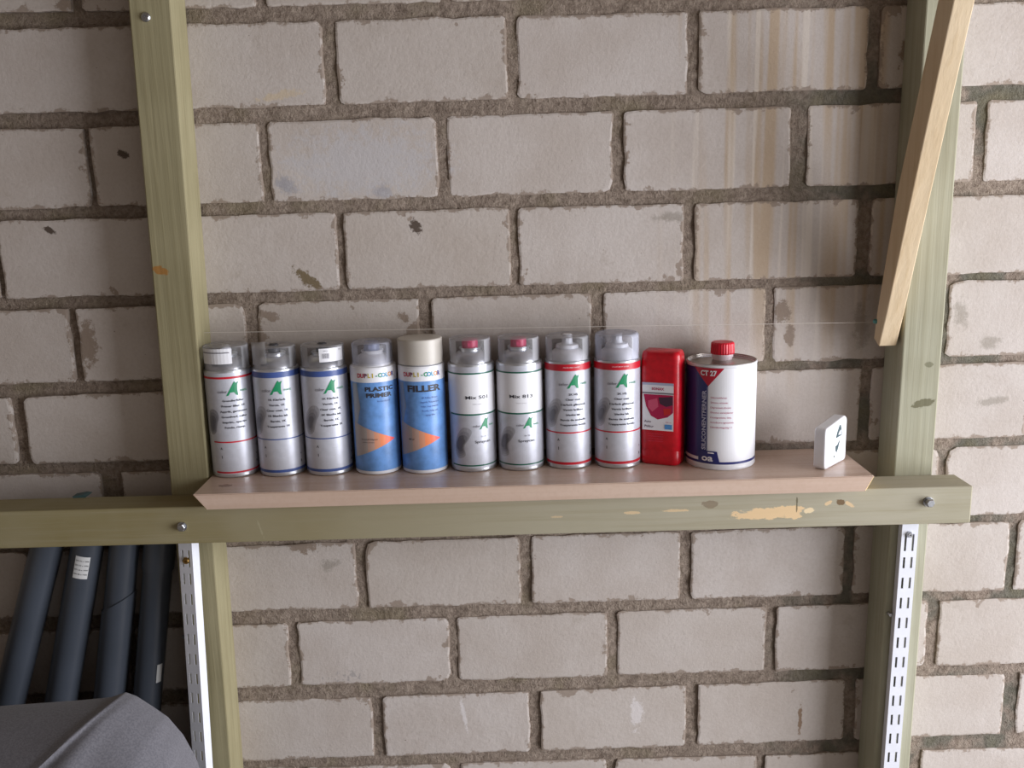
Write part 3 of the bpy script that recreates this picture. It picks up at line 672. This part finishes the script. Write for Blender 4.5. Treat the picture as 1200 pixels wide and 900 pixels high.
# ---------------------------------------------------------------- slotted rails
M_rail = speckled('white_enamel', rgb(228, 230, 240), .35, 0, .03, 40)
def rail(x_top, x_bot, z_top, z_bot, y_back, wd, dp, rz, label, first):
    t = empty('slotted_rail', (0, 0, 0), label, 'rail', 'white slotted wall rails')
    mb = MB(); n0 = 0; th = .0014
    s1, s2, sw = wd*.27, wd*.73, .0032
    xs = [-wd/2, -wd/2+s1-sw/2, -wd/2+s1+sw/2, -wd/2+s2-sw/2, -wd/2+s2+sw/2, wd/2]
    L = z_top-z_bot; segs = []; z = z_top-.012
    slots = []; k = 0; zc = first
    while zc > z_bot+.02: slots.append((zc-.0085, zc+.0085)); zc -= .0315
    slots = [(a, b) for a, b in slots]+[(first+.0180, min(z_top-.004, first+.044))]
    slots.sort()
    def put(a, b, x0, x1): mb.box((x0, -dp, a), (x1, -dp+th, b))
    put(z_bot, z_top, xs[0], xs[1]); put(z_bot, z_top, xs[2], xs[3]); put(z_bot, z_top, xs[4], xs[5])
    prev = z_bot
    for a, b in slots+[(z_top, z_top)]:
        if a > prev: put(prev, a, xs[1], xs[2]); put(prev, a, xs[3], xs[4])
        prev = b
    mb.box((-wd/2, -dp+th, z_bot), (-wd/2+th, 0, z_top)); mb.box((wd/2-th, -dp+th, z_bot), (wd/2, 0, z_top))
    # rotate about the rail's own axis, then lean like the post behind it
    ct, st = math.cos(rz), math.sin(rz)
    mb.v = [((x*ct-y*st)+x_bot+(x_top-x_bot)*(z-z_bot)/(z_top-z_bot), y_back+x*st+y*ct, z) for x, y, z in mb.v]
    mb.build('channel', M_rail, t)
    return t
rL = rail(-.4655, -.4990, .9745, .05, -.0655, .0225, .0165, deg(-17), 'white slotted steel rail on the left post, below the beam', .9105)
screw_head('screw', rL, -.4710, -.0815, .9390, .0052, M_brass, .004)
rR = rail(.5725, .5580, .9720, .05, -.0630, .0235, .0125, 0., 'white slotted steel rail on the right post, below the beam', .9000)
screw_head('screw', rR, .5715, -.0755, .9437, .0048, M_screw, .004)

# ---------------------------------------------------------------- drain pipes behind the beam
M_pipe = speckled('grey_pvc', rgb(66, 71, 80), .30, 0, .06, 14)
M_paper = mat('paper_label', rgb(206, 206, 206), .7)
def pipe(xa, za, xb, zb, r, label, y_t=-.0300, y_b=-.040):
    d = Vector((xb-xa, 0, zb-za)); d.normalize(); q = (za-.012)/-d.z
    top = Vector((xa, y_t, za)); L = q
    t = empty('drain_pipe', (top.x+d.x*L, y_b, .012), label, 'pipe', 'dark grey pipes leaning on the wall')
    base = Vector(t.location); ax = (top-base); ln = ax.length
    az = ax.normalized(); ay = (Vector((0, 1, 0))-az*az.y).normalized(); axx = ay.cross(az)
    M = Matrix((axx, ay, az)).transposed().to_4x4()
    return t, M, ln
def tube(t, M, z0, z1, r, name='pipe', m=None, n=28, slant=None):
    mb = MB(); th = .0022
    rings = []
    for rr, zz in ((r, z0), (r, z1), (r-th, z1), (r-th, z0)):
        rings.append([M @ Vector((rr*math.cos(2*PI*k/n), rr*math.sin(2*PI*k/n), zz+(slant*math.cos(2*PI*k/n) if slant and zz == z1 else 0))) for k in range(n)])
    rings.append(rings[0]); mb.loft(rings, caps=False)
    return mb.build(name, m or M_pipe, t, smooth=True, angle=50)
t, M, ln = pipe(-.6785, .99, -.788, .6836, .0232, 'dark grey plastic pipe leaning furthest left, without a sticker'); tube(t, M, 0, ln, .0232)
t, M, ln = pipe(-.6215, .99, -.705, .691, .0234, 'dark grey plastic pipe with a white printed sticker near its top'); o = tube(t, M, 0, ln, .0234)
mb = MB(); wr = Wrap(mb, .0236); wr.band(ln-.088, ln-.053, 0, deg(-14), deg(36)); 
for q in range(4): wr.text('DN 50 x 1000', .0022, 1, deg(11), ln-.060-.007*q, lift=3)
mb.v = [tuple(M @ Vector(p)) for p in mb.v]; mb.build('sticker', [M_paper, M_black], t)
t, M, ln = pipe(-.5702, .99, -.628, .70, .0231, 'dark grey plastic pipe with a slanted cut sleeve, second from the left post'); tube(t, M, 0, ln, .0215)
sl = tube(t, M, 0, ln-.133, .0236, 'sleeve', slant=.019)
t, M, ln = pipe(-.5185, .99, -.577, .662, .0222, 'dark grey plastic pipe with a socket collar, next to the left post'); tube(t, M, 0, ln, .0212); tube(t, M, ln-.082, ln+.0, .0232, 'socket')
mb = MB(); wr = Wrap(mb, .0216); wr.band(ln-.262, ln-.232, 0, deg(46), deg(70)); mb.v = [tuple(M @ Vector(p)) for p in mb.v]; mb.build('sticker', [M_paper], t)

# teal scrap tucked behind the beam
mb = MB(); mb.prism([(-.628, 1.0318), (-.612, 1.0322), (-.607, 1.0355), (-.615, 1.0370), (-.630, 1.0345)], 'y', -.066, -.050)
tag(mb.build('plastic_scrap', mat('teal_film', rgb(62, 88, 90), .5), smooth=False), 'small teal plastic scrap lying on the back edge of the beam', 'scrap')

# ---------------------------------------------------------------- grey fabric cover, lower left
def cover():
    key = [(-1.12, .770), (-.90, .790), (-.76, .7985), (-.67, .8045), (-.58, .8085), (-.540, .8115), (-.5195, .8180), (-.5060, .8120), (-.4860, .7960), (-.4676, .7800), (-.4500, .7530), (-.4365, .7190), (-.4240, .660), (-.4150, .560), (-.409, .35), (-.405, .004)]
    def at(s):
        f = s*(len(key)-1); i = min(int(f), len(key)-2); u = f-i
        return key[i][0]*(1-u)+key[i+1][0]*u, key[i][1]*(1-u)+key[i+1][1]*u
    ns, nv = 90, 36; pk = Vector((-.5195, .818)); vs = []
    for i in range(ns+1):
        x, z = at(i/ns)
        for j in range(nv+1):
            v = j/nv
            d = .13+.12+.26*(1-(1-min(1, v*2.2))**2.0)
            zz = z*(1-max(0, v)**1.35*.997)
            wl_ = max(0, min(1, (-.43-x)/.08)); xx = x-.62*min(v, .30)*wl_*wl_*(3-2*wl_) + .06*(v**.7)*(1-wl_)
            # folds falling from the peak towards the lower left
            dx, dz = xx-pk.x, zz-pk.y; ang = math.atan2(-dz, -dx) if (dx or dz) else 0.
            rr = math.hypot(dx, dz); amp = .02*min(1, rr/.10)*math.exp(-rr/.6)
            d += -amp*1.1*math.exp(-((ang-.62)/.12)**2) + amp*.55*math.exp(-((ang-.95)/.2)**2) - amp*.5*math.exp(-((ang-1.5)/.2)**2)
            d += .006*noise.noise((xx*9, zz*9, 3.))
            vs.append((xx, -d, max(.003, zz)))
    mb = MB(); fs = []
    for i in range(ns):
        for j in range(nv):
            a = i*(nv+1)+j; fs.append((a, a+1, a+nv+2, a+nv+1))
    # back sheet
    o = len(vs)
    for i in range(ns+1):
        x, z = at(i/ns); vs += [(x, -.215, z-.008 if z > .02 else .003), (x, -.20, .003)]
    for i in range(ns):
        a = i*(nv+1); b = o+2*i; fs += [(a, a+nv+1, b+2, b), (b, b+2, b+3, b+1)]
    mb.add(vs, fs)
    m = mat('grey_woven_fabric', rough=.75, spec=.3); t = NT(m); P = t.pos()
    n = t.noise(P, 420, 2); col = t.mix(t.ramp(n, .35, .65), rgb(98, 97, 104), rgb(112, 111, 118)); t.link(col, t.b.inputs['Base Color'])
    t.b.inputs['Sheen Weight'].default_value = .2; t.bump(n, .3, .0008)
    return mb.build('fabric_cover', m, smooth=True, angle=75)
tag(cover(), 'grey fabric cover with a pointed fold, in front of the pipes', 'cover')
